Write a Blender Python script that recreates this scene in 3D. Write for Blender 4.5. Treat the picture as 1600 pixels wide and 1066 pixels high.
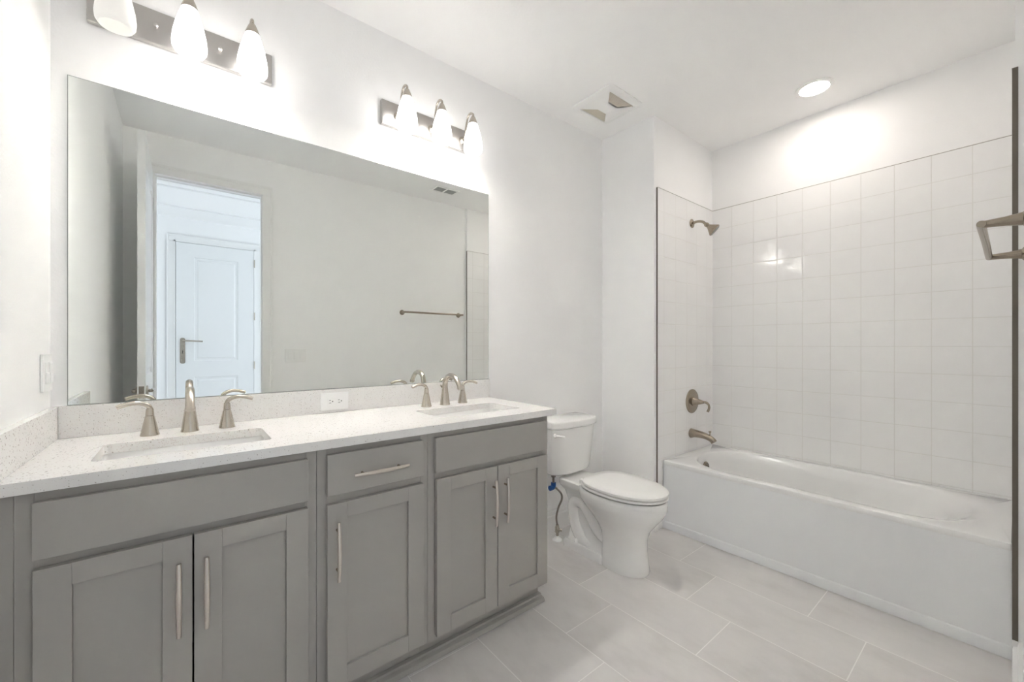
import bpy, bmesh, math, random
from mathutils import Vector, Matrix
random.seed(4)
for o in list(bpy.data.objects): bpy.data.objects.remove(o)
S = bpy.context.scene
COL = S.collection
PI = math.pi
# ------------------------------------------------------------------ camera, world, light, exposure
CEIL = 2.778
cam = bpy.data.cameras.new('camera'); camo = bpy.data.objects.new('camera', cam); COL.objects.link(camo)
camo.location = (0, 0, 1.24); camo.rotation_euler = (math.radians(90), 0, math.radians(51.2 - 90))
cam.sensor_width = 36; cam.sensor_fit = 'HORIZONTAL'; cam.lens = 635.6 / 1600 * 36
cam.shift_y = 6.7 / 1600; cam.clip_start = 0.005
S.camera = camo
w = bpy.data.worlds.new('world'); S.world = w; w.use_nodes = True
w.node_tree.nodes['Background'].inputs[0].default_value = (.75, .87, 1, 1)
w.node_tree.nodes['Background'].inputs[1].default_value = 1.0
S.view_settings.view_transform = 'Standard'; S.view_settings.look = 'None'
S.view_settings.gamma = 1; S.view_settings.use_curve_mapping = False
S.view_settings.exposure = 2.25
S.cycles.max_bounces = 32; S.cycles.diffuse_bounces = 28; S.cycles.glossy_bounces = 12   # a small white room: light keeps bouncing
BULB_E = 62.0      # bulbs inside the open-bottomed shades
SHADE_E = 1.2      # lit vanity shades
SHADE_DIM = 0.09    # the shade whose bulb is weak
CAN_E = 15.5        # recessed lamp lens
def area(name, loc, rot, size, sizey, power, color):
    l = bpy.data.lights.new(name, 'AREA'); l.shape = 'RECTANGLE'; l.size = size; l.size_y = sizey
    l.energy = power; l.color = color
    o = bpy.data.objects.new(name, l); COL.objects.link(o); o.location = loc; o.rotation_euler = rot
    return o
# daylight reaching the hall from the rooms at both its ends
area('hall_daylight_east', (3.25, -1.3, 1.4), (0, math.radians(90), 0), 2.4, 2.0, 6.4, (.78, .88, 1))
area('hall_daylight_west', (-2.35, -1.3, 1.4), (0, math.radians(-90), 0), 2.4, 2.0, 2.3, (.78, .88, 1))

# ------------------------------------------------------------------ materials
def mat(name, color, rough=.5, metal=0.0, spec=.5, coat=0.0, bump=0.0, bscale=200, aniso=0.0):
    m = bpy.data.materials.new(name); m.use_nodes = True
    nt = m.node_tree; b = nt.nodes['Principled BSDF']
    b.inputs['Base Color'].default_value = (*color, 1); b.inputs['Roughness'].default_value = rough
    b.inputs['Metallic'].default_value = metal; b.inputs['Specular IOR Level'].default_value = spec
    b.inputs['Coat Weight'].default_value = coat; b.inputs['Coat Roughness'].default_value = .05
    if aniso: b.inputs['Anisotropic'].default_value = aniso
    if bump:
        n = nt.nodes.new('ShaderNodeTexNoise'); n.inputs['Scale'].default_value = bscale; n.inputs['Detail'].default_value = 3
        g = nt.nodes.new('ShaderNodeNewGeometry'); nt.links.new(g.outputs['Position'], n.inputs['Vector'])
        bp = nt.nodes.new('ShaderNodeBump'); bp.inputs['Strength'].default_value = bump; bp.inputs['Distance'].default_value = .002
        nt.links.new(n.outputs['Fac'], bp.inputs['Height']); nt.links.new(bp.outputs['Normal'], b.inputs['Normal'])
    return m
def emis(name, color, strength, base=(.9, .9, .88)):
    m = mat(name, base, .3)
    b = m.node_tree.nodes['Principled BSDF']
    b.inputs['Emission Color'].default_value = (*color, 1); b.inputs['Emission Strength'].default_value = strength
    return m
M = {}
M['wall'] = mat('wall_paint', (.926, .925, .923), .55, spec=.3, bump=.25, bscale=140)
M['ceil'] = mat('ceiling_paint', (.935, .933, .930), .8, spec=.2, bump=.3, bscale=90)
M['trim'] = mat('white_trim_paint', (.87, .87, .86), .3)
M['door'] = mat('door_paint', (.82, .83, .83), .28)
M['cab'] = mat('grey_cabinet_paint', (.392, .376, .350), .42, spec=.4)
M['cabdark'] = mat('cabinet_shadow_gap', (.03, .03, .03), .8)
M['nickel'] = mat('brushed_nickel', (.53, .485, .42), .27, 1.0, bump=.05, bscale=900)
M['nickel_plate'] = mat('satin_nickel_plate', (.54, .52, .50), .3, 1.0)
M['bronze'] = mat('warm_brushed_nickel', (.385, .33, .265), .27, 1.0)
M['pull'] = mat('champagne_pull_metal', (.66, .61, .555), .3, 1.0)
M['tile_edge'] = mat('dark_tile_edge', (.15, .13, .105), .6)
M['tile_top_shadow'] = mat('grey_tile_top_shadow', (.33, .31, .28), .6)  # grey painted in for the shadow line above the tiles
M['china'] = mat('white_vitreous_china', (.87, .865, .85), .1, coat=.5)
M['seat'] = mat('white_seat_plastic', (.88, .875, .855), .22)
M['tub'] = mat('white_tub_enamel', (.87, .87, .865), .12, coat=.5)
M['apron'] = mat('white_tub_apron', (.84, .85, .86), .3)
M['plastic'] = mat('white_plastic', (.88, .88, .87), .35)
M['grille'] = mat('beige_grille', (.70, .66, .57), .7)  # beige louvres, darker than the fan cover
M['black'] = mat('black_slot', (.02, .02, .02), .6)
M['ventdark'] = mat('vent_grey', (.42, .43, .42), .6)
M['blue'] = mat('blue_plastic', (.01, .09, .33), .35)
M['braid'] = mat('braided_steel', (.30, .27, .24), .4, .8, bump=.6, bscale=700)
M['mirror'] = mat('mirror_glass', (.865, .885, .865), 0.0, 1.0)
M['mirror_edge'] = mat('mirror_edge', (.25, .28, .26), .3)
M['lit'] = emis('lit_frosted_glass', (1, .97, .945), SHADE_E)
M['bulb'] = emis('lit_bulb', (1, .968, .955), BULB_E)
M['dim'] = emis('dim_frosted_glass', (1, .98, .93), SHADE_DIM, (.60, .59, .56))
M['lens'] = emis('recessed_lens', (1, .925, .845), CAN_E)

def nodes(m): return m.node_tree, m.node_tree.nodes['Principled BSDF']
def math_node(nt, op, a, b=None, c=None):
    n = nt.nodes.new('ShaderNodeMath'); n.operation = op
    for i, v in enumerate((a, b, c)):
        if v is None: continue
        if isinstance(v, (int, float)): n.inputs[i].default_value = v
        else: nt.links.new(v, n.inputs[i])
    return n.outputs[0]
def ramp(nt, fac, stops):
    r = nt.nodes.new('ShaderNodeValToRGB'); e = r.color_ramp.elements
    e[0].position, e[0].color = stops[0][0], (*stops[0][1], 1); e[1].position, e[1].color = stops[-1][0], (*stops[-1][1], 1)
    for p, c in stops[1:-1]:
        x = e.new(p); x.color = (*c, 1)
    nt.links.new(fac, r.inputs[0]); return r.outputs[0]
def position(nt):
    g = nt.nodes.new('ShaderNodeNewGeometry'); s = nt.nodes.new('ShaderNodeSeparateXYZ'); nt.links.new(g.outputs['Position'], s.inputs[0])
    return g.outputs['Position'], s.outputs
def noise(nt, vec, scale, detail=3, rough=.5):
    n = nt.nodes.new('ShaderNodeTexNoise'); n.inputs['Scale'].default_value = scale; n.inputs['Detail'].default_value = detail
    n.inputs['Roughness'].default_value = rough; nt.links.new(vec, n.inputs['Vector']); return n.outputs['Fac']
def edge_dist(nt, coord, off, pitch):
    t = math_node(nt, 'DIVIDE', math_node(nt, 'SUBTRACT', coord, off), pitch)
    f = math_node(nt, 'FRACT', t)
    d = math_node(nt, 'MULTIPLY', math_node(nt, 'MINIMUM', f, math_node(nt, 'SUBTRACT', 1.0, f)), pitch)
    return d, math_node(nt, 'FLOOR', t)
def mixc(nt, fac, a, b):
    n = nt.nodes.new('ShaderNodeMix'); n.data_type = 'RGBA'
    for i, v in ((0, fac), (6, a), (7, b)):
        if isinstance(v, tuple): n.inputs[i].default_value = (*v, 1)
        elif isinstance(v, (int, float)): n.inputs[i].default_value = v
        else: nt.links.new(v, n.inputs[i])
    return n.outputs[2]
def smooth(nt, v, a, b):
    n = nt.nodes.new('ShaderNodeMapRange'); n.interpolation_type = 'SMOOTHSTEP'
    nt.links.new(v, n.inputs[0]); n.inputs[1].default_value = a; n.inputs[2].default_value = b
    return n.outputs[0]
def wall_tile(name, axis, off):
    m = mat(name, (.8, .8, .78), .07, spec=.5); nt, b = nodes(m); P, xyz = position(nt)
    d1, i1 = edge_dist(nt, xyz[axis], off, .1525); d2, i2 = edge_dist(nt, xyz[2], 2.30, .1525)
    d = math_node(nt, 'MINIMUM', d1, d2)
    g = smooth(nt, d, .0009, .0021)
    nt.links.new(mixc(nt, g, (.765, .755, .73), (.915, .912, .907)), b.inputs['Base Color'])
    nt.links.new(math_node(nt, 'SUBTRACT', .55, math_node(nt, 'MULTIPLY', g, .48)), b.inputs['Roughness'])
    # pillowed edge, faint waviness of the glaze and a slightly different tilt of each tile
    wn = nt.nodes.new('ShaderNodeTexWhiteNoise'); wn.noise_dimensions = '2D'
    cb = nt.nodes.new('ShaderNodeCombineXYZ'); nt.links.new(i1, cb.inputs[0]); nt.links.new(i2, cb.inputs[1]); nt.links.new(cb.outputs[0], wn.inputs[0])
    tilt = math_node(nt, 'MULTIPLY', math_node(nt, 'SUBTRACT', wn.outputs['Value'], .5), math_node(nt, 'ADD', xyz[axis], xyz[2]))
    h = math_node(nt, 'ADD', math_node(nt, 'MULTIPLY', smooth(nt, d, 0, .006), .0007), math_node(nt, 'MULTIPLY', noise(nt, P, 9, 1), .0026))
    h = math_node(nt, 'ADD', h, math_node(nt, 'MULTIPLY', tilt, .006))
    bp = nt.nodes.new('ShaderNodeBump'); bp.inputs['Distance'].default_value = 1.0; bp.inputs['Strength'].default_value = .8
    nt.links.new(h, bp.inputs['Height']); nt.links.new(bp.outputs['Normal'], b.inputs['Normal'])
    return m
M['tile_y'] = wall_tile('glossy_white_tile_back', 1, -.002)
M['tile_x'] = wall_tile('glossy_white_tile_side', 0, 3.157)
# floor tile: 12 x 24 inch, thirds stagger, soft cement look
m = mat('floor_tile', (.5, .48, .46), .38, spec=.4); nt, b = nodes(m); P, xyz = position(nt); M['floor'] = m
dx, ix = edge_dist(nt, xyz[0], 1.592, .3135)
yy = math_node(nt, 'SUBTRACT', xyz[1], math_node(nt, 'MULTIPLY', ix, .2055))
dy, iy = edge_dist(nt, yy, .808, .6165)
d = math_node(nt, 'MINIMUM', dx, dy); g = smooth(nt, d, .0012, .0022)
cb = nt.nodes.new('ShaderNodeCombineXYZ'); nt.links.new(math_node(nt, 'MULTIPLY', ix, 3.7), cb.inputs[0]); nt.links.new(math_node(nt, 'MULTIPLY', iy, 5.3), cb.inputs[1])
ad = nt.nodes.new('ShaderNodeVectorMath'); nt.links.new(P, ad.inputs[0]); nt.links.new(cb.outputs[0], ad.inputs[1])
mp = nt.nodes.new('ShaderNodeMapping'); mp.inputs['Scale'].default_value = (1.6, .8, 1); mp.inputs['Rotation'].default_value = (0, 0, .5); nt.links.new(ad.outputs[0], mp.inputs[0])
n1 = noise(nt, mp.outputs[0], 3.2, 8, .62)
c = ramp(nt, n1, [(.30, (.60, .578, .56)), (.47, (.685, .665, .65)), (.60, (.72, .70, .685)), (.8, (.76, .742, .728))])
wn = nt.nodes.new('ShaderNodeTexWhiteNoise'); wn.noise_dimensions = '2D'; nt.links.new(cb.outputs[0], wn.inputs[0])
c = mixc(nt, math_node(nt, 'MULTIPLY', wn.outputs['Value'], .35), c, (.70, .68, .665))
c = mixc(nt, g, (.88, .865, .845), c); nt.links.new(c, b.inputs['Base Color'])
bp = nt.nodes.new('ShaderNodeBump'); bp.inputs['Distance'].default_value = 1; bp.inputs['Strength'].default_value = .5
nt.links.new(math_node(nt, 'MULTIPLY', g, .0006), bp.inputs['Height']); nt.links.new(bp.outputs['Normal'], b.inputs['Normal'])
# quartz with grey and glassy flecks
m = mat('speckled_quartz', (.75, .74, .72), .09, spec=.5); nt, b = nodes(m); P, xyz = position(nt); M['quartz'] = m
def flecks(scale, size, keep):
    v = nt.nodes.new('ShaderNodeTexVoronoi'); v.inputs['Scale'].default_value = scale; nt.links.new(P, v.inputs['Vector'])
    sx = nt.nodes.new('ShaderNodeSeparateColor'); nt.links.new(v.outputs['Color'], sx.inputs[0])
    k = math_node(nt, 'LESS_THAN', sx.outputs[0], keep)
    lim = math_node(nt, 'MULTIPLY', sx.outputs[1], size)
    return math_node(nt, 'MULTIPLY', math_node(nt, 'LESS_THAN', v.outputs['Distance'], lim), k)
c = mixc(nt, flecks(330, .42, .42), (.80, .79, .775), (.62, .55, .52))
c = mixc(nt, flecks(185, .48, .25), c, (.42, .40, .37))
nt.links.new(c, b.inputs['Base Color'])

# ------------------------------------------------------------------ mesh helpers
def box(bm, x0, x1, y0, y1, z0, z1):
    v = [bm.verts.new(p) for p in ((x0, y0, z0), (x1, y0, z0), (x1, y1, z0), (x0, y1, z0), (x0, y0, z1), (x1, y0, z1), (x1, y1, z1), (x0, y1, z1))]
    for f in ((3, 2, 1, 0), (4, 5, 6, 7), (0, 1, 5, 4), (1, 2, 6, 5), (2, 3, 7, 6), (3, 0, 4, 7)): bm.faces.new([v[i] for i in f])
def loft(bm, rings, cap0=True, cap1=True):
    R = [[bm.verts.new(p) for p in r] for r in rings]; n = len(R[0])
    for a, b in zip(R, R[1:]):
        for i in range(n): bm.faces.new((a[i], a[(i + 1) % n], b[(i + 1) % n], b[i]))
    if cap0: bm.faces.new(list(reversed(R[0])))
    if cap1: bm.faces.new(R[-1])
def tube(bm, pts, rad, seg=14, flat=1.0, side=None, caps=True):
    """rad: number or list; flat scales the section across `side`"""
    pts = [Vector(p) for p in pts]; n = len(pts)
    if not isinstance(rad, (list, tuple)): rad = [rad] * n
    rings = []; prev = None
    for i, p in enumerate(pts):
        t = (pts[min(i + 1, n - 1)] - pts[max(i - 1, 0)]).normalized()
        if prev is None:
            s = Vector(side) if side else (Vector((0, 0, 1)) if abs(t.z) < .9 else Vector((1, 0, 0)))
        else: s = prev
        s = (s - t * s.dot(t)).normalized(); prev = s; q = t.cross(s)
        rings.append([p + (s * math.cos(a) * flat + q * math.sin(a)) * rad[i] for a in [2 * PI * k / seg for k in range(seg)]])
    loft(bm, rings, caps, caps)
def bez(pts, n=20):
    """Catmull-Rom through the points"""
    P = [Vector(p) for p in pts]; P = [P[0] * 2 - P[1]] + P + [P[-1] * 2 - P[-2]]; out = []
    k = len(P) - 3
    for i in range(k):
        a, b, c, d = P[i:i + 4]; m = max(2, n // k)
        for j in range(m):
            t = j / m
            out.append(.5 * ((2 * b) + (c - a) * t + (2 * a - 5 * b + 4 * c - d) * t * t + (3 * b - a - 3 * c + d) * t ** 3))
    out.append(P[-2]); return out
def interp(vals, n):
    out = []
    for i in range(n):
        t = i / (n - 1) * (len(vals) - 1); k = min(int(t), len(vals) - 2); out.append(vals[k] * (1 - t + k) + vals[k + 1] * (t - k))
    return out
def lathe(bm, prof, org=(0, 0, 0), axis=(0, 0, 1), seg=28):
    ax = Vector(axis).normalized(); s = Vector((1, 0, 0)) if abs(ax.x) < .9 else Vector((0, 1, 0))
    s = (s - ax * s.dot(ax)).normalized(); q = ax.cross(s); org = Vector(org)
    loft(bm, [[org + ax * h + (s * math.cos(a) + q * math.sin(a)) * max(r, 1e-4) for a in [2 * PI * k / seg for k in range(seg)]] for r, h in prof])
def rrect(x0, x1, y0, y1, r, z, k=6):
    out = []
    for cx, cy, a0 in ((x1 - r, y1 - r, 0), (x0 + r, y1 - r, 90), (x0 + r, y0 + r, 180), (x1 - r, y0 + r, 270)):
        for i in range(k + 1):
            a = math.radians(a0 + 90 * i / k); out.append((cx + r * math.cos(a), cy + r * math.sin(a), z))
    return out
def plate_holes(outer, holes, z0, z1):
    """solid plate with holes cut through, from closed 2-D outlines"""
    cu = bpy.data.curves.new('tmp', 'CURVE'); cu.dimensions = '2D'; cu.fill_mode = 'BOTH'; cu.extrude = (z1 - z0) / 2
    for pts in [outer] + holes:
        sp = cu.splines.new('POLY'); sp.points.add(len(pts) - 1); sp.use_cyclic_u = True
        for i, p in enumerate(pts): sp.points[i].co = (p[0], p[1], 0, 1)
    o = bpy.data.objects.new('tmp', cu); me = bpy.data.meshes.new_from_object(o)
    bm = bmesh.new(); bm.from_mesh(me); bmesh.ops.remove_doubles(bm, verts=bm.verts, dist=1e-6)
    bmesh.ops.translate(bm, verts=bm.verts, vec=(0, 0, (z0 + z1) / 2))
    bpy.data.objects.remove(o); bpy.data.curves.remove(cu); bpy.data.meshes.remove(me)
    return bm
ORG = {}
def obj(name, bm, material, parent=None, smooth_=False, bevel=0, seg=2, sub=0, org=None):
    root = parent
    while root is not None and root.parent is not None: root = root.parent
    off = Vector(ORG[root.name]) if root is not None else (Vector(org) if org else Vector((0, 0, 0)))
    bmesh.ops.recalc_face_normals(bm, faces=bm.faces)
    if off.length: bmesh.ops.translate(bm, verts=bm.verts, vec=-off)
    me = bpy.data.meshes.new(name); bm.to_mesh(me); bm.free()
    for mm in (material if isinstance(material, list) else [material]): me.materials.append(mm)
    o = bpy.data.objects.new(name, me); COL.objects.link(o)
    if parent is not None: o.parent = parent
    else: o.location = off; ORG[o.name] = off.copy()
    if smooth_:
        for p in me.polygons: p.use_smooth = True
        me.set_sharp_from_angle(angle=math.radians(42))
    if bevel:
        md = o.modifiers.new('bevel', 'BEVEL'); md.width = bevel; md.segments = seg; md.limit_method = 'ANGLE'; md.angle_limit = math.radians(35)
        for p in me.polygons: p.use_smooth = True
        md.harden_normals = True
    if sub:
        md = o.modifiers.new('sub', 'SUBSURF'); md.levels = sub; md.render_levels = sub
    return o
def empty(name, label, cat, loc, group=None):
    o = bpy.data.objects.new(name, None); COL.objects.link(o); o.location = loc; o.empty_display_size = .05
    ORG[o.name] = Vector(loc); tag(o, label, cat, group); return o
def tag(o, label, cat, group=None):
    o['label'] = label; o['category'] = cat
    if group: o['group'] = group
    return o
def struct(name, bm, m, parent=None, **k):
    o = obj(name, bm, m, parent, **k)
    if parent is None: o['kind'] = 'structure'
    return o
def B(*boxes):
    bm = bmesh.new()
    for b_ in boxes: box(bm, *b_)
    return bm

# ------------------------------------------------------------------ room shell
XL, YM, XC, YC, XF, YR = -.338, 1.953, 2.4412, 1.5235, 3.263, -.02
TX = 2.4725          # near edge of the tiled surround
TZ = 2.30            # top of the tiles
HX0, HX1, HY = -2.4, 3.3, -2.44
struct('floor', B((HX0 - .1, HX1 + .1, HY - .1, YM + .1, -.1, 0)), M['floor'])
struct('ceiling', B((HX0 - .1, HX1 + .1, HY - .1, YM + .1, CEIL, CEIL + .1)), M['ceil'])
struct('wall_left', B((XL - .1, XL, -.14, YM + .1, 0, CEIL)), M['wall'])
struct('wall_back', B((XL, XC, YM, YM + .1, 0, CEIL)), M['wall'])
struct('wall_chase', B((XC, XF + .1, YC, YM + .1, 0, CEIL)), M['wall'])
struct('wall_far', B((XF, XF + .1, -.14, YC, 0, CEIL)), M['wall'])
DX0, DX1, DZ = -.19, .522, 2.505
struct('wall_right', B((XL, DX0, -.14, YR, 0, CEIL), (DX0, DX1, -.14, YR, DZ, CEIL), (DX1, TX + .001, -.14, YR, 0, CEIL),
                       (TX + .001, XF, -.14, -.001, 0, TZ), (TX + .001, XF, -.14, .007, TZ, CEIL)), M['wall'])
struct('wall_tile_far', B((3.254, XF, .0145, 1.514, .458, TZ)), M['tile_y'])
struct('wall_tile_left', B((TX, 3.254, 1.514, YC, .458, TZ), (TX, 2.533, 1.514, YC, .001, .458)), M['tile_x'])
struct('wall_tile_right', B((TX, 3.254, -.001, .0145, .458, TZ), (TX, 2.533, -.001, .0145, .001, .458)), M['tile_x'])
struct('trim_1', B((TX - .0025, TX, 1.5145, YC, .13, TZ + .001)), M['tile_edge'])
struct('trim_2', B((TX - .0025, TX, -.001, .0140, .112, TZ + .001)), M['tile_edge'])
struct('tile_shadow_strip', B((TX, 3.254, 1.5135, YC, TZ, TZ + .003), (3.2535, XF, .0145, 1.5135, TZ, TZ + .003), (TX, 3.2535, .007, .015, TZ, TZ + .003)), M['tile_top_shadow'])  # thin grey strip standing in for the shadow gap over the tiles
# hall beyond the doorway
struct('wall_hall_far', B((HX0, HX1, HY - .1, HY, 0, CEIL)), M['wall'])
struct('wall_hall_west', B((HX0 - .1, HX0, HY, -.14, 0, CEIL)), M['wall'])
struct('wall_hall_east', B((HX1, HX1 + .1, HY, -.14, 0, CEIL)), M['wall'])
struct('wall_hall_near', B((HX0, XL - .1, -.14, -.04, 0, CEIL)), M['wall'])

def baseboard(name, path, depth=.015, h=.145):
    """path: list of ((x,y),(nx,ny)) wall points with outward normal at each corner (mitred)"""
    prof = [(0, 0), (1, 0), (1, .62), (.93, .70), (.62, .74), (.62, .80), (.55, .88), (.30, .93), (.25, 1.0), (0, 1.0)]
    bm = bmesh.new()
    loft(bm, [[(p[0] + n[0] * depth * a, p[1] + n[1] * depth * a, h * b_ + .0) for a, b_ in prof] for p, n in path])
    return struct(name, bm, M['trim'])
baseboard('baseboard_back', [((1.375, YM), (0, -1)), ((XC, YM), (-1, -1)), ((XC, YC), (-1, -1)), ((TX - .003, YC), (0, -1))])
baseboard('baseboard_right', [((DX1 + .085, YR), (0, 1)), ((TX - .003, YR), (0, 1))], .033, .125)
baseboard('baseboard_left', [((XL, YR + .001), (1, 0)), ((XL, 1.40), (1, 0))])
baseboard('baseboard_hall', [((.80, HY), (0, 1)), ((HX1, HY), (0, 1))])

# doorway lining and casings
def casing(name, x0, x1, z1, y, ny, wdt=.075, th=.015, mat_=None):
    bm = bmesh.new(); ins = .006
    for (xa, s) in ((x0 + ins, -1), (x1 - ins, 1)):
        a, b_ = sorted((xa, xa + s * wdt)); ya, yb = sorted((y, y + ny * th)); box(bm, a, b_, ya, yb, 0, z1 - ins)
        a, b_ = sorted((xa + s * wdt, xa + s * (wdt - .018))); ya, yb = sorted((y, y + ny * (th + .005))); box(bm, a, b_, ya, yb, 0, z1 - ins + wdt)
    ya, yb = sorted((y, y + ny * th)); box(bm, x0 + ins - wdt + .018, x1 - ins + wdt - .018, ya, yb, z1 - ins, z1 - ins + wdt)
    ya, yb = sorted((y, y + ny * (th + .005))); box(bm, x0 + ins - wdt + .018, x1 - ins + wdt - .018, ya, yb, z1 - ins + wdt - .018, z1 - ins + wdt)
    return struct(name, bm, M['trim'], bevel=.002)
bm = B((DX0, DX0 + .016, -.14, YR, 0, DZ), (DX1 - .016, DX1, -.14, YR, 0, DZ), (DX0 + .016, DX1 - .016, -.14, YR, DZ - .016, DZ),
       (DX0 + .016, DX0 + .028, -.105, -.065, 0, DZ - .028), (DX1 - .028, DX1 - .016, -.105, -.065, 0, DZ - .028), (DX0 + .016, DX1 - .016, -.105, -.065, DZ - .028, DZ - .016))
struct('trim_4', bm, M['trim'])
jamb = bpy.data.objects['trim_4']
bm = B((DX1 - .0175, DX1 - .016, -.05, -.022, .935, .995)); obj('strike_plate', bm, M['nickel'], jamb, bevel=.0005)
casing('trim_5', DX0 + .016, DX1 - .016, DZ - .016, YR, 1, wdt=.072, th=.010)
casing('trim_6', DX0 + .016, DX1 - .016, DZ - .016, -.14, -1)

def panel_door(name, wdt, hgt, th, panels):
    """slab in local x 0..wdt, y 0..th, z 0..hgt with sunk moulded panels on both faces"""
    bm = bmesh.new()
    xs = sorted({0, wdt} | {p for q in panels for p in q[:2]}); zs = sorted({0, hgt} | {p for q in panels for p in q[2:]})
    for face_y, d in ((0, 1), (th, -1)):
        for i in range(len(xs) - 1):
            for j in range(len(zs) - 1):
                a, b_, c_, e = xs[i], xs[i + 1], zs[j], zs[j + 1]
                if (a, b_, c_, e) in panels:
                    rings = []
                    for ins, dep in ((0, 0), (.008, .008), (.028, .010), (.045, .002), (.050, .001)):
                        rings.append([(a + ins, face_y + d * dep, c_ + ins), (b_ - ins, face_y + d * dep, c_ + ins), (b_ - ins, face_y + d * dep, e - ins), (a + ins, face_y + d * dep, e - ins)])
                    loft(bm, rings, False, True)
                else:
                    bm.faces.new([bm.verts.new(p) for p in ((a, face_y, c_), (b_, face_y, c_), (b_, face_y, e), (a, face_y, e))])
    for f in (((0, 0, 0), (0, th, 0), (0, th, hgt), (0, 0, hgt)), ((wdt, 0, 0), (wdt, th, 0), (wdt, th, hgt), (wdt, 0, hgt)), ((0, 0, 0), (wdt, 0, 0), (wdt, th, 0), (0, th, 0)), ((0, 0, hgt), (wdt, 0, hgt), (wdt, th, hgt), (0, th, hgt))):
        bm.faces.new([bm.verts.new(p) for p in f])
    bmesh.ops.remove_doubles(bm, verts=bm.verts, dist=1e-5)
    return bm
# closed door across the hall
bm = panel_door('d', .79, 2.47, .036, [(.17, .62, .25, .845), (.17, .62, 1.04, 2.305)])
bmesh.ops.translate(bm, verts=bm.verts, vec=(-.084, HY + .002, .008))
hall_door = struct('door_1', bm, M['door'])
bm = bmesh.new(); loft(bm, [rrect(-.047, .003, 0, .31, .022, 0), rrect(-.047, .003, 0, .31, .022, .009)])
bmesh.ops.rotate(bm, verts=bm.verts, cent=(0, 0, 0), matrix=Matrix.Rotation(PI / 2, 3, 'X')); bmesh.ops.translate(bm, verts=bm.verts, vec=(0, HY + .047, 1.02))
lp = obj('lock_plate', bm, M['nickel'], hall_door)
bm = bmesh.new(); tube(bm, [(-.022, HY + .04, 1.295), (-.022, HY + .09, 1.295)], .012)
tube(bm, bez([(-.022, HY + .09, 1.295), (.05, HY + .092, 1.293), (.17, HY + .088, 1.287)], 8), [.011, .011, .010, .010, .009, .009, .009, .009, .009][:9]); obj('lever', bm, M['nickel'], lp, True)
bm = bmesh.new(); lathe(bm, [(.012, 0), (.012, .012), (.004, .013)], (-.022, HY + .045, 1.06), (0, 1, 0)); obj('thumb_turn', bm, M['nickel'], lp, True)
bm = B((-.025, -.019, HY + .046, HY + .0485, 1.14, 1.18)); obj('keyhole', bm, M['black'], lp)
for z in (.30, .98, 1.62, 2.31):
    bm = bmesh.new(); tube(bm, [(.712, HY + .045, z - .05), (.712, HY + .045, z + .05)], .007); obj('hinge', bm, M['nickel'], hall_door)
bm = bmesh.new()
for a, b_, c_, e in ((-.102, -.088, 0, 2.50), (.71, .724, 0, 2.50), (-.102, .724, 2.484, 2.50)): box(bm, a, b_, HY + .001, HY + .03, c_, e)
struct('trim_7', bm, M['trim']); casing('trim_8', -.102, .724, 2.50, HY, 1)
# attic hatch in the hall ceiling
bm = B((-.30, .75, -1.95, -1.92, CEIL - .012, CEIL), (-.30, .75, -1.25, -1.22, CEIL - .012, CEIL), (-.30, -.27, -1.92, -1.25, CEIL - .012, CEIL), (.72, .75, -1.92, -1.25, CEIL - .012, CEIL))
struct('trim_9', bm, M['trim'], bevel=.002)
# open bathroom door: hinged on the left jamb, standing into the room
bm = panel_door('d', .69, 2.485, .036, [(.12, .57, .25, .845), (.12, .57, 1.04, 2.305)])
bmesh.ops.rotate(bm, verts=bm.verts, cent=(0, 0, 0), matrix=Matrix.Rotation(PI / 2, 3, 'Z')); bmesh.ops.translate(bm, verts=bm.verts, vec=(-.180, .001, .012))
leaf = struct('door_2', bm, M['door'])
for s in (-1, 1):
    xf = -.180 if s > 0 else -.216
    bm = bmesh.new(); lathe(bm, [(.033, 0), (.033, .006), (.024, .011), (.010, .013), (.010, .024)], (xf, .600, .965), (s, 0, 0))
    hd = obj('handle', bm, M['nickel'], leaf, True)
    bm = bmesh.new(); tube(bm, bez([(xf + s * .022, .608, .965), (xf + s * .025, .56, .968), (xf + s * .025, .49, .962)], 10), .0095); obj('lever', bm, M['nickel'], hd, True)
bm = B((-.210, -.186, .6905, .692, .93, 1.0)); obj('latch_plate', bm, M['nickel'], leaf)
for z in (.25, 1.25, 2.25):
    bm = bmesh.new(); tube(bm, [(-.172, .004, z - .05), (-.172, .004, z + .05)], .006); obj('hinge', bm, M['trim'], leaf)

# ------------------------------------------------------------------ vanity cabinets
YF, YD, CZ0, CZ1 = 1.405, 1.385, .108, .907
def shaker(x0, x1, z0, z1, sw=.061):
    bm = B((x0, x0 + sw, YD, YF - .001, z0, z1), (x1 - sw, x1, YD, YF - .001, z0, z1), (x0 + sw, x1 - sw, YD, YF - .001, z1 - sw + .01, z1), (x0 + sw, x1 - sw, YD, YF - .001, z0, z0 + sw - .0),
           (x0 + sw, x1 - sw, YD + .009, YF - .003, z0 + sw, z1 - sw + .01))
    return bm
def pull(parent, c, vert=True, L=.19):
    x, z = c; bm = bmesh.new(); n = 17; pts = []; 
    for i in range(n):
        t = -1 + 2 * i / (n - 1); off = .029 - .006 * (abs(t) ** 2.2)
        pts.append((x, YD - off, z + t * L / 2) if vert else (x + t * L / 2, YD - off, z))
    tube(bm, pts, [.0048 + .0012 * (1 - abs(-1 + 2 * i / (n - 1))) for i in range(n)], 12, 1.15)
    h = obj('handle', bm, M['pull'], parent, True)
    for s in (-1, 1):
        bm = bmesh.new(); p = (x, z + s * .064) if vert else (x + s * .064, z)
        tube(bm, [(p[0], YD - .0002, p[1]), (p[0], YD - .024, p[1])], .0042, 10)
        obj('post', bm, M['bronze'], h, True)
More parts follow.
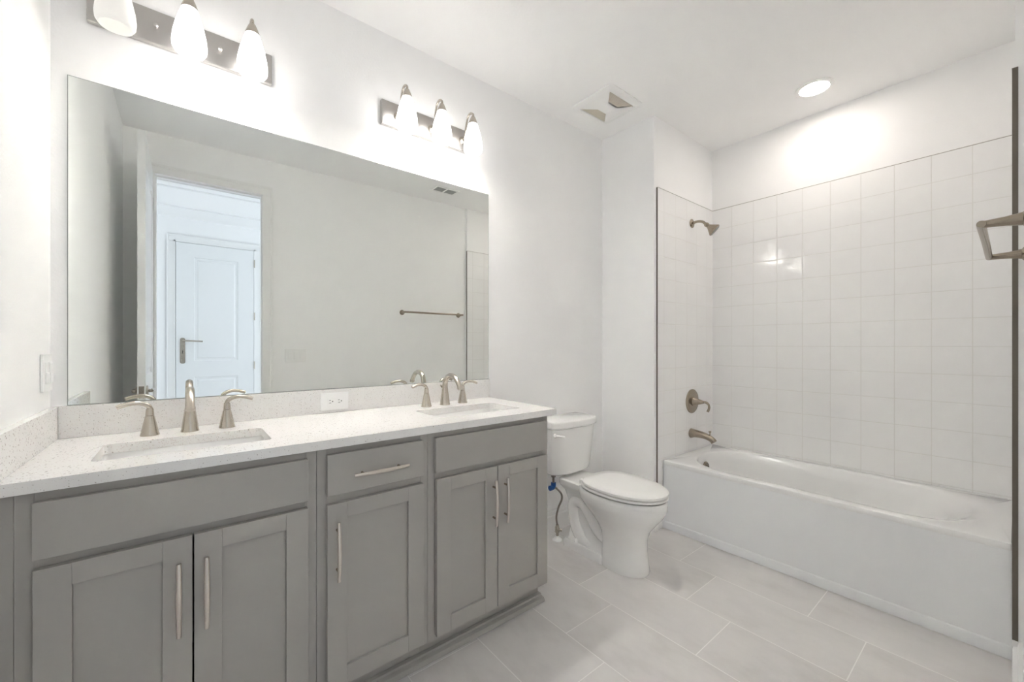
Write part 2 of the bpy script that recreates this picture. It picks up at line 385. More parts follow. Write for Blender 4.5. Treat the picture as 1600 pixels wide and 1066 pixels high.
def carcass(x0, x1, label, left_ext=0):
    t = empty('vanity_cabinet', label, 'cabinet', ((x0 + x1) / 2, 1.67, 0), 'grey vanity cabinets under the quartz top')
    bm = B((x0, x0 + .016, YF + .018, YM - .002, CZ0, CZ1), (x1 - .016, x1, YF + .018, YM - .002, CZ0, CZ1), (x0 + .016, x1 - .016, YF + .018, YM - .002, CZ0, CZ0 + .016), (x0 + .016, x1 - .016, YM - .010, YM - .002, CZ0 + .016, CZ1))
    obj('body', bm, M['cab'], t)
    st = .03
    bm = B((x0, x0 + st, YF, YF + .018, CZ0, CZ1), (x1 - st, x1, YF, YF + .018, CZ0, CZ1), (x0 + st, x1 - st, YF, YF + .018, CZ1 - .03, CZ1),
           (x0 + st, x1 - st, YF, YF + .018, .72, .765), (x0 + st, x1 - st, YF, YF + .018, CZ0, CZ0 + .03))
    obj('face_frame', bm, M['cab'], t, bevel=.0008)
    bm = B((x0, x1, 1.470, 1.486, .001, CZ0)); obj('toe_kick', bm, M['cab'], t)
    return t
c1 = carcass(-.298, .3275, 'widest grey shaker sink cabinet at the left end of the vanity')
obj('false_drawer_front', B((-.268, .300, YD, YF - .001, .754, .884)), M['cab'], c1, bevel=.0012)
d = obj('door', shaker(-.267, .0155, .13, .7315), M['cab'], c1, bevel=.001); pull(d, (-.012, .577))
d = obj('door', shaker(.0195, .300, .13, .7315), M['cab'], c1, bevel=.001); pull(d, (.046, .577))
c2 = carcass(.3285, .7175, 'narrow grey middle cabinet with one drawer above one door')
dr = obj('drawer', B((.356, .692, YD, YF - .001, .754, .886)), M['cab'], c2, bevel=.0012); pull(dr, (.529, .812), False)
d = obj('door', shaker(.356, .693, .125, .7255), M['cab'], c2, bevel=.001); pull(d, (.385, .577))
c3 = carcass(.7185, 1.344, 'grey shaker sink cabinet at the right end beside the toilet')
obj('false_drawer_front', B((.744, 1.327, YD, YF - .001, .752, .886)), M['cab'], c3, bevel=.0012)
d = obj('door', shaker(.748, 1.0345, .127, .7275), M['cab'], c3, bevel=.001); pull(d, (1.012, .580))
d = obj('door', shaker(1.0385, 1.327, .127, .7275), M['cab'], c3, bevel=.001); pull(d, (1.073, .580))
tag(obj('filler_strip', B((XL + .001, -.299, YF + .003, YF + .021, .001, CZ1)), M['cab'], org=(-.318, 1.41, 0)), 'narrow grey filler strip between the left wall and the sink cabinet', 'filler')
bm = bmesh.new()   # shoe moulding along the toe kick, returning round the right end
prof = [(0, 0), (1, 0), (1, .25), (.86, .55), (.5, .72), (.45, .95), (0, 1)]
loft(bm, [[(p[0] + n[0] * .035 * a, p[1] + n[1] * .035 * a, .036 * b_ + .0005) for a, b_ in prof] for p, n in (((-.337, 1.469), (0, -1)), ((1.3445, 1.469), (.35, -1)), ((1.3445, 1.90), (.35, 0)))])
tag(obj('shoe_moulding', bm, M['cab'], bevel=.0008, org=(.5, 1.45, 0)), 'grey shoe moulding running along the toe kick of the vanity', 'moulding')

# countertop with two cut-outs
CT0, CT1, CX1 = .9085, .9375, 1.385
SK = [(-.192, .219, 1.503, 1.742), (.828, 1.262, 1.503, 1.748)]
top = empty('countertop', 'long white speckled quartz vanity top with backsplash and two sink cutouts', 'countertop', (.5, 1.66, CT0))
bm = plate_holes([(XL + .001, 1.38), (CX1 - .002, 1.38), (CX1, 1.382), (CX1, YM - .001), (XL + .001, YM - .001)], [rrect(*s, .018, 0) for s in SK], CT0, CT1)
obj('slab', bm, M['quartz'], top, bevel=.0016)
obj('backsplash', B((-.318, 1.39, 1.932, YM - .001, CT1 + .0003, 1.042)), M['quartz'], top, bevel=.0012)
obj('side_splash', B((XL + .001, -.3183, 1.385, YM - .001, CT1 + .0003, 1.042)), M['quartz'], top, bevel=.0012)
for (x0, x1, y0, y1), lab in zip(SK, ('white rectangular undermount sink in the left half of the vanity top', 'white rectangular undermount sink in the right half of the vanity top')):
    t = empty('sink', lab, 'sink', ((x0 + x1) / 2, (y0 + y1) / 2, .78), 'undermount sinks in the vanity top')
    zt = CT0 - .0005; bm = bmesh.new(); e = .006
    def rr(i, z, r): return rrect(x0 - e + i, x1 + e - i, y0 - e + i, y1 + e - i, r, z)
    loft(bm, [rr(-.022, zt - .006, .035), rr(-.022, zt, .035), rr(0, zt, .024), rr(.003, zt - .004, .024), rr(.008, zt - .09, .03), rr(.022, zt - .122, .045), rr(.045, zt - .13, .05), rr(.10, zt - .134, .02)], False, True)
    loft(bm, [rr(-.022, zt - .006, .035), rr(-.006, zt - .014, .03), rr(-.003, zt - .10, .03), rr(.016, zt - .135, .045), rr(.10, zt - .145, .02)], False, True)
    bmesh.ops.remove_doubles(bm, verts=bm.verts, dist=1e-6)
    obj('basin', bm, M['china'], t, True)
    bm = bmesh.new(); cx, cy = (x0 + x1) / 2, (y0 + y1) / 2 + .02
    lathe(bm, [(.028, 0), (.028, .003), (.022, .004), (.020, .002), (.017, .006), (.001, .007)], (cx, cy, zt - .1338)); obj('drain', bm, M['nickel'], t, True)

# widespread faucets
def faucet(xc, hx, lab):
    y = 1.828; z = CT1 + .0005
    t = empty('faucet', lab, 'faucet', (xc, y, z), 'brushed nickel faucets on the vanity top')
    bm = bmesh.new()
    lathe(bm, [(.0262, 0), (.0262, .003), (.0245, .008), (.0205, .040), (.0168, .066), (.0142, .086)], (xc, y, z))
    pts = bez([(xc, y, z + .080), (xc, y - .001, z + .105), (xc, y - .012, z + .130), (xc, y - .040, z + .148), (xc, y - .078, z + .149), (xc, y - .110, z + .136), (xc, y - .135, z + .112), (xc, y - .143, z + .100)], 28)
    tube(bm, pts, interp([.0145, .0135, .0128, .0125, .0122, .012, .012, .0125], len(pts)), 20, side=(1, 0, 0))
    sp = obj('spout', bm, M['nickel'], t, True)
    bm = bmesh.new(); p0, p1 = Vector(pts[-1]), Vector(pts[-1]) + (Vector(pts[-1]) - Vector(pts[-3])).normalized() * .010
    tube(bm, [p0, p1], [.0135, .0135], 20); obj('aerator', bm, M['nickel'], sp, True)
    bm = bmesh.new(); tube(bm, [(xc, y + .008, z + .080), (xc, y + .034, z + .090)], .0030, 10); tube(bm, [(xc, y + .030, z + .0885), (xc, y + .044, z + .0935)], [.0058, .0052], 14)
    obj('lift_rod', bm, M['nickel'], t, True)
    for s, x in ((-1, hx[0]), (1, hx[1])):
        bm = bmesh.new(); lathe(bm, [(.0252, 0), (.0252, .003), (.0235, .008), (.0175, .040), (.0118, .0655)], (x, y, z)); h = obj('handle', bm, M['nickel'], t, True)
        bm = bmesh.new(); lathe(bm, [(.0116, .067), (.0106, .080), (.0098, .089)], (x, y, z))
        pts = bez([(x - s * .004, y, z + .082), (x + s * .006, y, z + .101), (x + s * .030, y - .004, z + .111), (x + s * .056, y - .008, z + .109), (x + s * .080, y - .012, z + .101)], 20)
        tube(bm, pts, interp([.0088, .0095, .0088, .0085, .0088], len(pts)), 14, .8, side=(0, 0, 1))
        obj('lever', bm, M['nickel'], h, True)
faucet(.014, (-.092, .121), 'brushed nickel widespread faucet behind the left sink')
faucet(1.032, (.928, 1.137), 'brushed nickel widespread faucet behind the right sink')

# mirror
mb = bmesh.new(); box(mb, -.298, 1.387, 1.947, 1.9484, 1.0445, 2.124)
mir = obj('wall_mirror', mb, [M['mirror'], M['mirror_edge']], org=(.544, 1.95, 1.0425))
for p in mir.data.polygons: p.material_index = 0 if p.normal.y < -.9 else 1
obj('shadow_gap_backing', B((-.3000, 1.3890, 1.9485, 1.9522, 1.0425, 2.1262)), M['mirror_edge'], mir)  # dark rim past the glass, added to draw the shadow gap round it
tag(mir, 'large frameless rectangular mirror resting on the backsplash below the vanity lights', 'mirror')

# outlet plates and switches
def wallplate(name, lab, cat, org, ux, un, W, H, gangs, kind, horiz=False, grp=None):
    """org: centre on wall; ux: direction along the wall; un: outward normal"""
    ux, un, org = Vector(ux), Vector(un), Vector(org)
    t = empty(name, lab, cat, org - un * 0, grp)
    def P(bm, a0, a1, b0, b1, n0, n1):
        c0 = [org + ux * a + Vector((0, 0, b_)) + un * n for n in (n0 * 1.35, n1 * 1.35) for a, b_ in ((a0, b0), (a1, b0), (a1, b1), (a0, b1))]
        loft(bm, [c0[:4], c0[4:]])
    bm = bmesh.new(); P(bm, -W / 2, W / 2, -H / 2, H / 2, .0005, .006); obj('cover_plate', bm, M['plastic'], t, bevel=.002)
    for g in range(gangs):
        c_ = (g - (gangs - 1) / 2) * .046
        if kind == 'switch':
            bm = bmesh.new(); P(bm, c_ - .0165, c_ + .0165, -.033, .033, .006, .0075); f = obj('rocker_frame', bm, M['plastic'], t, bevel=.0006)
            bm = bmesh.new(); P(bm, c_ - .0135, c_ + .0135, -.029, .001, .0072, .0095); P(bm, c_ - .0135, c_ + .0135, .001, .029, .0072, .0082); obj('rocker', bm, M['plastic'], f, bevel=.0006)
        else:
            bm = bmesh.new()
            if horiz: P(bm, -.033, .033, -.0165, .0165, .006, .008)
            else: P(bm, c_ - .0165, c_ + .0165, -.033, .033, .006, .008)
            f = obj('receptacle', bm, M['plastic'], t, bevel=.001)
            for s in (-1, 1):
                bm = bmesh.new()
                if horiz:
                    P(bm, s * .019 - .006, s * .019 + .001, .0045, .0065, .0078, .0083); P(bm, s * .019 - .006, s * .019 + .0025, -.0070, -.005, .0078, .0083)
                    P(bm, s * .019 + .006, s * .019 + .0105, -.0022, .0022, .0078, .0083)
                else:
                    P(bm, c_ - .007, c_ - .005, s * .019 - .002, s * .019 + .006, .0078, .0083); P(bm, c_ + .005, c_ + .007, s * .019 - .002, s * .019 + .006, .0078, .0083)
                    P(bm, c_ - .002, c_ + .002, s * .019 - .010, s * .019 - .006, .0078, .0083)
                obj('slot', bm, M['black'], f)
wallplate('power_outlet', 'white duplex outlet mounted sideways on the quartz backsplash', 'outlet', (.5255, 1.932, .9885), (1, 0, 0), (0, -1, 0), .119, .077, 1, 'outlet', True)
wallplate('switch_plate', 'white wall plate on the left wall just above the side splash', 'switch', (XL, 1.881, 1.155), (0, 1, 0), (1, 0, 0), .102, .115, 2, 'switch')
wallplate('switch_plate', 'white three gang switch plate beside the doorway, seen in the mirror', 'switch', (.747, YR, 1.152), (1, 0, 0), (0, 1, 0), .165, .115, 3, 'switch')

# ------------------------------------------------------------------ vanity lights
def vanity_light(xc, lab, dim_first):
    t = empty('vanity_light', lab, 'light fixture', (xc, YM, 2.38), 'three shade vanity lights above the mirror')
    yb = YM - .0005; z0, z1 = 2.318, 2.438
    bm = B((xc - .268, xc + .268, yb - .022, yb, z0, z1)); pl = obj('backplate', bm, M['nickel_plate'], t, bevel=.004, seg=3)
    for s in (-.093, .093):
        bm = bmesh.new(); lathe(bm, [(.0045, 0), (.0045, .008), (.0065, .009), (.0065, .013), (.002, .016)], (xc + s, yb - .022, (z0 + z1) / 2), (0, -1, 0), 14); obj('finial', bm, M['nickel_plate'], pl, True)
    for k, dx in enumerate((-.187, 0, .187)):
        x = xc + dx; ys = YM - .132; n = k == 0 and dim_first
        bm = bmesh.new(); lathe(bm, [(.020, 0), (.020, .004), (.012, .010)], (x, yb - .022, 2.375), (0, -1, 0), 20)
        pts = bez([(x, yb - .024, 2.375), (x, yb - .050, 2.385), (x, yb - .062, 2.43), (x, yb - .078, 2.475), (x, yb - .105, 2.488), (x, ys, 2.472), (x, ys, 2.452)], 26)
        tube(bm, pts, .0055, 12, side=(1, 0, 0)); obj('arm', bm, M['nickel'], t, True)
        bm = bmesh.new()
        lathe(bm, [(.021, 2.425), (.030, 2.398), (.040, 2.362), (.0475, 2.325), (.0505, 2.295), (.0490, 2.278), (.042, 2.266), (.039, 2.265), (.045, 2.281), (.046, 2.295), (.043, 2.325), (.036, 2.362), (.026, 2.398), (.017, 2.420)], (x, ys, 0), seg=32)
        # closed bowl bottom, glowing frosted glass
        sh = obj('lamp_shade', bm, M['dim'] if n else M['lit'], t, True)
        if not n:
            bm = bmesh.new(); lathe(bm, [(.012, 2.41), (.014, 2.385), (.026, 2.350), (.028, 2.325), (.020, 2.303), (.004, 2.296)], (x, ys, 0), seg=20); obj('bulb', bm, M['bulb'], sh, True)
        else:
            bm = bmesh.new(); lathe(bm, [(.012, 2.41), (.014, 2.385), (.026, 2.350), (.028, 2.325), (.020, 2.303), (.004, 2.296)], (x, ys, 0), seg=20); obj('bulb', bm, M['dim'], sh, True)
        bm = bmesh.new(); lathe(bm, [(.006, 2.462), (.011, 2.456), (.018, 2.440), (.0235, 2.424), (.0235, 2.418), (.020, 2.418)], (x, ys, 0), seg=24); obj('socket_cap', bm, M['nickel'], sh, True)
vanity_light(.013, 'brushed nickel three shade wall light above the left sink', True)
vanity_light(1.0105, 'brushed nickel three shade wall light above the right sink', False)

# recessed lamp and exhaust fan in the ceiling
t = empty('recessed_light', 'round white recessed ceiling light glowing above the bathtub', 'ceiling light', (2.928, .762, CEIL))
bm = bmesh.new(); lathe(bm, [(.097, -.0005), (.096, -.005), (.085, -.0085), (.074, -.008), (.071, -.004), (.071, -.0005)], (2.928, .762, CEIL), seg=48); obj('trim_ring', bm, M['plastic'], t, True)
bm = bmesh.new(); lathe(bm, [(.0705, -.0008), (.0705, -.004), (.04, -.006), (.001, -.0065)], (2.928, .762, CEIL), seg=40); obj('lens', bm, M['lens'], t, True)
t = empty('exhaust_fan', 'square white exhaust fan cover with a raised centre in the ceiling', 'exhaust fan', (2.11, 1.655, CEIL))
x0, x1, y0, y1 = 1.942, 2.276, 1.490, 1.812; cx, cy = (x0 + x1) / 2, (y0 + y1) / 2
def zz(l): return [(p[0], p[1], p[2]) for p in l]
bm = bmesh.new()
loft(bm, [rrect(x0, x1, y0, y1, .035, CEIL - .0005), rrect(x0, x1, y0, y1, .035, CEIL - .006), rrect(x0 + .02, x1 - .02, y0 + .02, y1 - .02, .02, CEIL - .018), rrect(x0 + .042, x1 - .042, y0 + .042, y1 - .042, .006, CEIL - .018), rrect(x0 + .044, x1 - .044, y0 + .044, y1 - .044, .005, CEIL - .0145)], False, False)
obj('frame', bm, M['plastic'], t, True)
a, s_ = .044, .042; zi, zo = CEIL - .016, CEIL - .0155
bm = bmesh.new()
IN = [(cx - s_, cy - s_), (cx + s_, cy - s_), (cx + s_, cy + s_), (cx - s_, cy + s_)]; OU = [(x0 + a, y0 + a), (x1 - a, y0 + a), (x1 - a, y1 - a), (x0 + a, y1 - a)]
bm.faces.new([bm.verts.new((*p, zi - .006)) for p in IN])
for i, j in ((1, 2), (3, 0)): bm.faces.new([bm.verts.new((*IN[i], zi - .006)), bm.verts.new((*IN[j], zi - .006)), bm.verts.new((*OU[j], zo)), bm.verts.new((*OU[i], zo))])
obj('centre_panel', bm, M['plastic'], t)
bm = bmesh.new()
for i, j in ((0, 1), (2, 3)):
    bm.faces.new([bm.verts.new((*IN[i], CEIL - .012)), bm.verts.new((*IN[j], CEIL - .012)), bm.verts.new((*OU[j], CEIL - .012)), bm.verts.new((*OU[i], CEIL - .012))])
    for k in range(1, 11):
        f = k / 11; A = [IN[i][q] * (1 - f) + OU[i][q] * f for q in (0, 1)]; C_ = [IN[j][q] * (1 - f) + OU[j][q] * f for q in (0, 1)]
        xa, xb = sorted((A[0], C_[0])); box(bm, xa, xb, A[1] - .0022, A[1] + .0022, CEIL - .0155, CEIL - .012)
obj('grille', bm, M['grille'], t)
# supply-air register, seen in the mirror
t = empty('air_register', 'small white ceiling air register with grey louvres, seen in the mirror', 'vent', (2.01, .335, CEIL))
obj('frame', B((1.885, 2.135, .265, .285, CEIL - .008, CEIL - .0005), (1.885, 2.135, .385, .405, CEIL - .008, CEIL - .0005), (1.885, 1.903, .285, .385, CEIL - .008, CEIL - .0005), (2.117, 2.135, .285, .385, CEIL - .008, CEIL - .0005), (2.003, 2.017, .285, .385, CEIL - .008, CEIL - .0005)), M['plastic'], t, bevel=.001)
bm = bmesh.new()
for xa, xb in ((1.903, 2.003), (2.017, 2.117)):
    box(bm, xa, xb, .285, .385, CEIL - .002, CEIL - .0006)
    for k in range(6): box(bm, xa, xb, .290 + k * .0165, .298 + k * .0165, CEIL - .007, CEIL - .002)
obj('louvre', bm, M['ventdark'], t)

# ------------------------------------------------------------------ towel bar on the right wall
t = empty('towel_bar', 'brushed nickel towel bar on the right wall, also reflected in the mirror', 'towel bar', (2.05, YR, 1.57))
ZB = 1.573; 
for x, yb_ in ((1.715, .0615), (2.375, .0675)):
    bm = bmesh.new(); lathe(bm, [(.0255, 0), (.0255, .005), (.0225, .0075), (.0175, .011), (.0125, .040), (.0092, yb_ - YR + .003), (.006, yb_ - YR + .008)], (x, YR + .0005, ZB), (0, 1, 0)); obj('post', bm, M['bronze'], t, True)
bm = bmesh.new(); tube(bm, bez([(1.715, .050, ZB), (1.718, .0605, ZB), (1.732, .0640, ZB), (2.05, .0655, ZB), (2.358, .0685, ZB), (2.372, .0665, ZB), (2.375,   .055, ZB)], 40), .0094, 16, side=(0, 0, 1)); obj('bar', bm, M['bronze'], t, True)

# ------------------------------------------------------------------ bathtub
TF, TB, TY0, TY1, TH = 2.536, 3.2535, .0150, 1.5135, .458
t = empty('bathtub', 'white alcove bathtub with a flat apron below the tiled surround', 'bathtub', (2.9, .76, 0))
def tr(i0, i1, j0, j1, r, z): return rrect(TF + i0, TB - i1, TY0 + j0, TY1 - j1, r, z, 10)
bm = bmesh.new()
loft(bm, [tr(.004, 0, 0, 0, .004, .02), tr(.004, 0, 0, 0, .004, TH - .035), tr(0, 0, 0, 0, .004, TH - .026), tr(0, 0, 0, 0, .006, TH - .010), tr(.003, 0, 0, 0, .008, TH - .003), tr(.010, .002, .002, .002, .010, TH),
          tr(.058, .036, .045, .075, .29, TH + .0005), tr(.070, .046, .080, .086, .28, TH - .0025), tr(.080, .055, .120, .096, .27, TH - .012),
          tr(.096, .070, .20, .110, .25, TH - .07), tr(.115, .090, .33, .130, .21, TH - .24), tr(.135, .112, .40, .150, .15, TH - .325), tr(.175, .152, .46, .195, .13, TH - .355), tr(.26, .24, .56, .3, .08, TH - .36)], False, True)
obj('basin', bm, M['tub'], t, True)
bm = B((TF + .0015, TF + .005, TY0, TY1, .05, TH - .030)); obj('apron', bm, M['apron'], t)
bm = bmesh.new(); prof = [(0, 0), (-.008, .0), (-.008, .040), (-.005, .049), (.002, .054), (.01, .054), (.01, 0)]
loft(bm, [[(TF + .002 + a_, y, .001 + z) for a_, z in prof] for y in (TY0, TY1)]); obj('skirt', bm, M['apron'], t, bevel=.0015)
# overflow plate on the drain-end wall of the basin, drain in its floor
bm = bmesh.new(); oc = Vector((2.903, 1.400, .372)); on = Vector((0, -1, .12)).normalized()
lathe(bm, [(.036, 0), (.036, .006), (.030, .011), (.001, .0125)], oc, on, 28)
ov = obj('overflow_plate', bm, M['bronze'], t, True)
bm = bmesh.new(); ax = Vector((1, 0, 0)); up = on.cross(ax)
for k in range(-2, 3):
    hw = math.sqrt(.028 ** 2 - (k * .011) ** 2); c_ = oc + on * .0125 - up * k * .011
    P8 = [c_ + ax * sx_ * hw + up * sz * .0018 + on * n_ for n_ in (-.001, .0012) for sx_, sz in ((-1, -1), (1, -1), (1, 1), (-1, 1))]
    loft(bm, [P8[:4], P8[4:]])
obj('slot', bm, M['black'], ov)
bm = bmesh.new(); lathe(bm, [(.032, 0), (.032, .003), (.024, .005), (.001, .010)], (2.9, 1.13, TH - .3595)); obj('drain', bm, M['bronze'], t, True)

# shower fittings
YT = 1.5138
t = empty('shower_head', 'brushed nickel shower head on a curved arm high on the tiled wall', 'shower head', (2.925, YT, 2.14), )
bm = bmesh.new(); lathe(bm, [(.032, 0), (.032, .004), (.024, .009), (.012, .013)], (2.925, YT, 2.142), (0, -1, 0)); obj('flange', bm, M['bronze'], t, True)
pts = bez([(2.925, YT - .004, 2.142), (2.925, YT - .045, 2.146), (2.925, YT - .082, 2.135), (2.925, YT - .105, 2.112)], 14)
bm = bmesh.new(); tube(bm, pts, .0095, 14, side=(1, 0, 0)); obj('arm', bm, M['bronze'], t, True)
bm = bmesh.new(); dr_ = Vector((.36, -.66, -.66)).normalized(); lathe(bm, [(.012, -.006), (.016, .002), (.016, .014), (.013, .020), (.020, .032), (.040, .062), (.0455, .070), (.0455, .077), (.041, .079), (.001, .080)], pts[-1], dr_, 32); hd = obj('head', bm, M['bronze'], t, True)
bm = bmesh.new(); lathe(bm, [(.039, .0795), (.037, .082), (.001, .083)], pts[-1], dr_, 32); obj('spray_face', bm, M['ventdark'], hd, True)
t = empty('tub_valve', 'round brushed nickel shower valve with curved lever above the spout', 'valve', (2.927, YT, .8265))
bm = bmesh.new(); lathe(bm, [(.089, 0), (.089, .004), (.084, .009), (.06, .012), (.001, .013)], (2.927, YT, .8265), (0, -1, 0), 48); es = obj('escutcheon', bm, M['bronze'], t, True)
bm = bmesh.new(); lathe(bm, [(.033, .012), (.033, .018), (.030, .020), (.020, .055), (.012, .082), (.009, .088)], (2.927, YT, .8265), (0, -1, 0), 32); ho = obj('handle', bm, M['bronze'], t, True)
pts = bez([(2.927, YT - .075, .8265), (2.935, YT - .098, .8265), (2.948, YT - .112, .812), (2.955, YT - .114, .785), (2.950, YT - .106, .757)], 20)
bm = bmesh.new(); tube(bm, pts, interp([.0085, .009, .008, .008, .009], len(pts)), 14, .7, side=(0, 1, 0)); obj('lever', bm, M['bronze'], ho, True)
t = empty('tub_spout', 'brushed nickel tub spout with diverter knob above the tub rim', 'spout', (2.913, YT, .593))
pts = bez([(2.913, YT, .592), (2.913, YT - .03, .594), (2.913, YT - .08, .592), (2.913, YT - .125, .583), (2.913, YT - .155, .569), (2.913, YT - .170, .553)], 24)
bm = bmesh.new(); tube(bm, pts, interp([.0355, .029, .0245, .0215, .0205, .021], len(pts)), 24, side=(0, 0, 1)); sp = obj('body', bm, M['bronze'], t, True)
bm = bmesh.new(); lathe(bm, [(.0045, 0), (.004, .020), (.009, .024), (.009, .031), (.004, .033)], (2.913, YT - .140, .596), (0, 0, 1), 16); obj('diverter_knob', bm, M['bronze'], sp, True)

# ------------------------------------------------------------------ toilet
TXc = 1.93
t = empty('toilet', 'white two piece elongated toilet between the vanity and the tub', 'toilet', (TXc, 1.5, 0))
def egg(yf, yb, hw, z, n=2.0, nb=2.4, k=44, ymax=.52):
    yc = yf + (yb - yf) * ymax; out = []
    for i in range(k):
        a = 2 * PI * i / k; c_, s = math.cos(a), math.sin(a); e = n if c_ < 0 else nb
        yy_ = (abs(c_) ** (2 / e)) * (1 if c_ >= 0 else -1); xx = (abs(s) ** (2 / e)) * (1 if s >= 0 else -1)
        out.append((TXc + xx * hw, yc + (yy_ * (yb - yc) if yy_ > 0 else yy_ * (yc - yf)), z))
    return out
bm = bmesh.new()
loft(bm, [egg(1.246, 1.50, .103, .0005, nb=4), egg(1.242, 1.505, .105, .010, nb=4), egg(1.25, 1.50, .100, .06, nb=4), egg(1.256, 1.50, .095, .13, nb=4), egg(1.252, 1.515, .096, .19, nb=3.4), egg(1.235, 1.545, .110, .235, nb=3), egg(1.20, 1.60, .135, .28), egg(1.165, 1.64, .160, .322),
          egg(1.150, 1.66, .172, .348), egg(1.145, 1.665, .177, .360), egg(1.142, 1.67, .179, .385), egg(1.144, 1.67, .177, .408), egg(1.150, 1.665, .172, .4155),
          egg(1.20, 1.60, .125, .416), egg(1.215, 1.58, .11, .395), egg(1.25, 1.53, .08, .28), egg(1.30, 1.48, .05, .22)], True, True)
# rear deck under the tank, back web, foot
loft(bm, [rrect(TXc - .085, TXc + .085, 1.45, 1.76, .03, .05), rrect(TXc - .050, TXc + .050, 1.45, 1.77, .03, .12), rrect(TXc - .050, TXc + .050, 1.46, 1.785, .03, .26), rrect(TXc - .08, TXc + .08, 1.52, 1.79, .03, .34), rrect(TXc - .110, TXc + .110, 1.56, 1.80, .03, .372), rrect(TXc - .116, TXc + .116, 1.56, 1.805, .03, .385), rrect(TXc - .116, TXc + .116, 1.56, 1.805, .03, .410), rrect(TXc - .108, TXc + .108, 1.565, 1.798, .025, .418)])
loft(bm, [rrect(TXc - .102, TXc + .102, 1.47, 1.775, .02, .0005), rrect(TXc - .102, TXc + .102, 1.47, 1.775, .02, .040), rrect(TXc - .096, TXc + .096, 1.48, 1.768, .018, .050)])
# trapway bulging on both flanks
for s in (-1, 1):
    pts = bez([(TXc + s * .032, 1.45, .13), (TXc + s * .036, 1.53, .165), (TXc + s * .038, 1.59, .225), (TXc + s * .038, 1.64, .275), (TXc + s * .038, 1.695, .285), (TXc + s * .038, 1.730, .25), (TXc + s * .040, 1.725, .18), (TXc + s * .042, 1.700, .115), (TXc + s * .044, 1.65, .065), (TXc + s * .040, 1.58, .045)], 44)
    tube(bm, pts, interp([.050, .050, .045, .043, .044, .043, .040, .042, .044, .045], len(pts)), 20, side=(1, 0, 0))
obj('bowl', bm, M['china'], t, True)
for s in (-1, 1):
    bm = bmesh.new(); lathe(bm, [(.013, 0), (.013, .014), (.010, .020), (.001, .022)], (TXc + s * .083, 1.67, .050)); obj('bolt_cap', bm, M['plastic'], t, True)
def seat_ring(yf, yb, hw, z): return egg(yf, yb, hw, z, 2.0, 3.0)
bm = bmesh.new()
loft(bm, [seat_ring(1.145, 1.625, .177, .4240), seat_ring(1.141, 1.628, .180, .427), seat_ring(1.141, 1.628, .180, .434), seat_ring(1.146, 1.622, .176, .4375), seat_ring(1.215, 1.57, .11, .4375), seat_ring(1.22, 1.565, .105, .4240)], False, False)
obj('seat', bm, M['seat'], t, True)
bm = bmesh.new()
loft(bm, [seat_ring(1.141, 1.615, .180, .4445), seat_ring(1.139, 1.618, .182, .4465), seat_ring(1.140, 1.618, .181, .457), seat_ring(1.154, 1.610, .168, .464), seat_ring(1.22, 1.55, .11, .468), seat_ring(1.32, 1.46, .04, .469)], True, True)
obj('lid', bm, M['seat'], t, True)
for s in (-1, 1):
    bm = bmesh.new(); loft(bm, [rrect(TXc + s * .07 - .022, TXc + s * .07 + .022, 1.612, 1.65, .008, .4185), rrect(TXc + s * .07 - .020, TXc + s * .07 + .020, 1.614, 1.648, .008, .438), rrect(TXc + s * .07 - .012, TXc + s * .07 + .012, 1.62, 1.64, .006, .444)])
    obj('seat_hinge', bm, M['seat'], t, True)
def tank(hw, yf, yb, z, ch=.09, cy_=.05):
    """plan of the tank: bowed front with broad soft corners"""
    P4 = [(-hw, yb), (-hw, yf + cy_), (-hw + ch * .35, yf + cy_ * .45), (-hw + ch, yf + .006), (-hw * .3, yf), (hw * .3, yf), (hw - ch, yf + .006), (hw - ch * .35, yf + cy_ * .45), (hw, yf + cy_), (hw, yb)]
    return [(TXc + x, y, z) for x, y in P4]
bm = bmesh.new()
loft(bm, [tank(.150, 1.765, 1.925, .428, .07), tank(.170, 1.748, 1.932, .440, .08), tank(.178, 1.742, 1.934, .47, .085), tank(.190, 1.730, 1.936, .62, .09), tank(.198, 1.722, 1.938, .726, .09)])
obj('tank', bm, M['china'], t, bevel=.012, seg=3)
bm = bmesh.new()
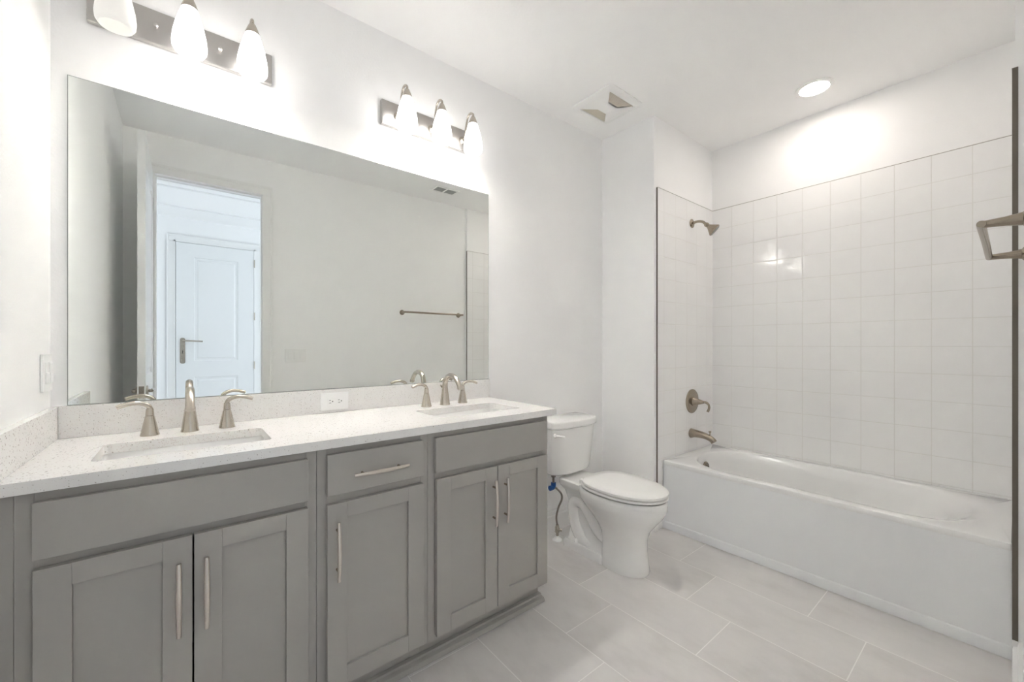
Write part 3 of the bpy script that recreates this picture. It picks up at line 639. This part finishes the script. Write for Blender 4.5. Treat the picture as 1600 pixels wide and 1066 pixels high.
loft(bm, [tank(.203, 1.716, 1.941, .728, .09), tank(.208, 1.711, 1.943, .735, .09), tank(.208, 1.711, 1.943, .765, .09), tank(.204, 1.715, 1.941, .772, .088), tank(.19, 1.728, 1.93, .777, .08)])
obj('tank_lid', bm, M['china'], t, bevel=.006, seg=3)
bm = bmesh.new(); hx = TXc - .178; lathe(bm, [(.014, 0), (.014, .006), (.009, .012), (.009, .022)], (hx, 1.760, .690), (-.35, -.93, 0), 18)
pts = bez([(hx - .020, 1.742, .692), (hx + .004, 1.728, .691), (hx + .030, 1.712, .684)], 12); tube(bm, pts, interp([.011, .0115, .014], len(pts)), 12, .7, side=(0, 0, 1)); obj('flush_lever', bm, M['seat'], t, True)
# supply line
sx, sy = 1.845, 1.835
t = empty('supply_line', 'braided steel water supply line with blue fitting below the tank', 'pipe', (sx, sy, 0))
bm = bmesh.new(); lathe(bm, [(.030, .0005), (.030, .006), (.022, .014), (.013, .018), (.011, .03)], (sx, sy, 0)); obj('floor_flange', bm, M['plastic'], t, True)
bm = bmesh.new(); tube(bm, [(sx, sy, .02), (sx, sy, .055)], .009); lathe(bm, [(.013, .05), (.014, .055), (.014, .085), (.010, .09), (.010, .10)], (sx, sy, 0), seg=8); tube(bm, [(sx, sy, .068), (sx + .018, sy - .022, .068)], [.008, .011]); obj('stop_valve', bm, M['nickel'], t, True)
pts = bez([(sx, sy, .095), (sx - .008, sy, .150), (sx + .010, sy, .205), (sx + .040, sy, .250), (sx + .035, sy, .290), (sx - .005, sy, .330), (sx - .030, sy, .350)], 40)
bm = bmesh.new(); tube(bm, pts, .0062, 12, side=(0, 1, 0)); obj('hose', bm, M['braid'], t, True)
ex = sx - .036
bm = bmesh.new(); tube(bm, bez([(ex - .030, sy, .345), (ex - .012, sy, .345), (ex, sy, .352), (ex + .002, sy, .375)], 12), .016, 14, side=(0, 1, 0)); obj('elbow', bm, M['blue'], t, True)
bm = bmesh.new(); tube(bm, [(ex + .002, sy, .372), (ex + .002, sy, .418)], .007); lathe(bm, [(.015, .410), (.015, .4265), (.010, .4275)], (ex + .002, sy, 0), seg=8); obj('coupling_nut', bm, M['braid'], t, True)
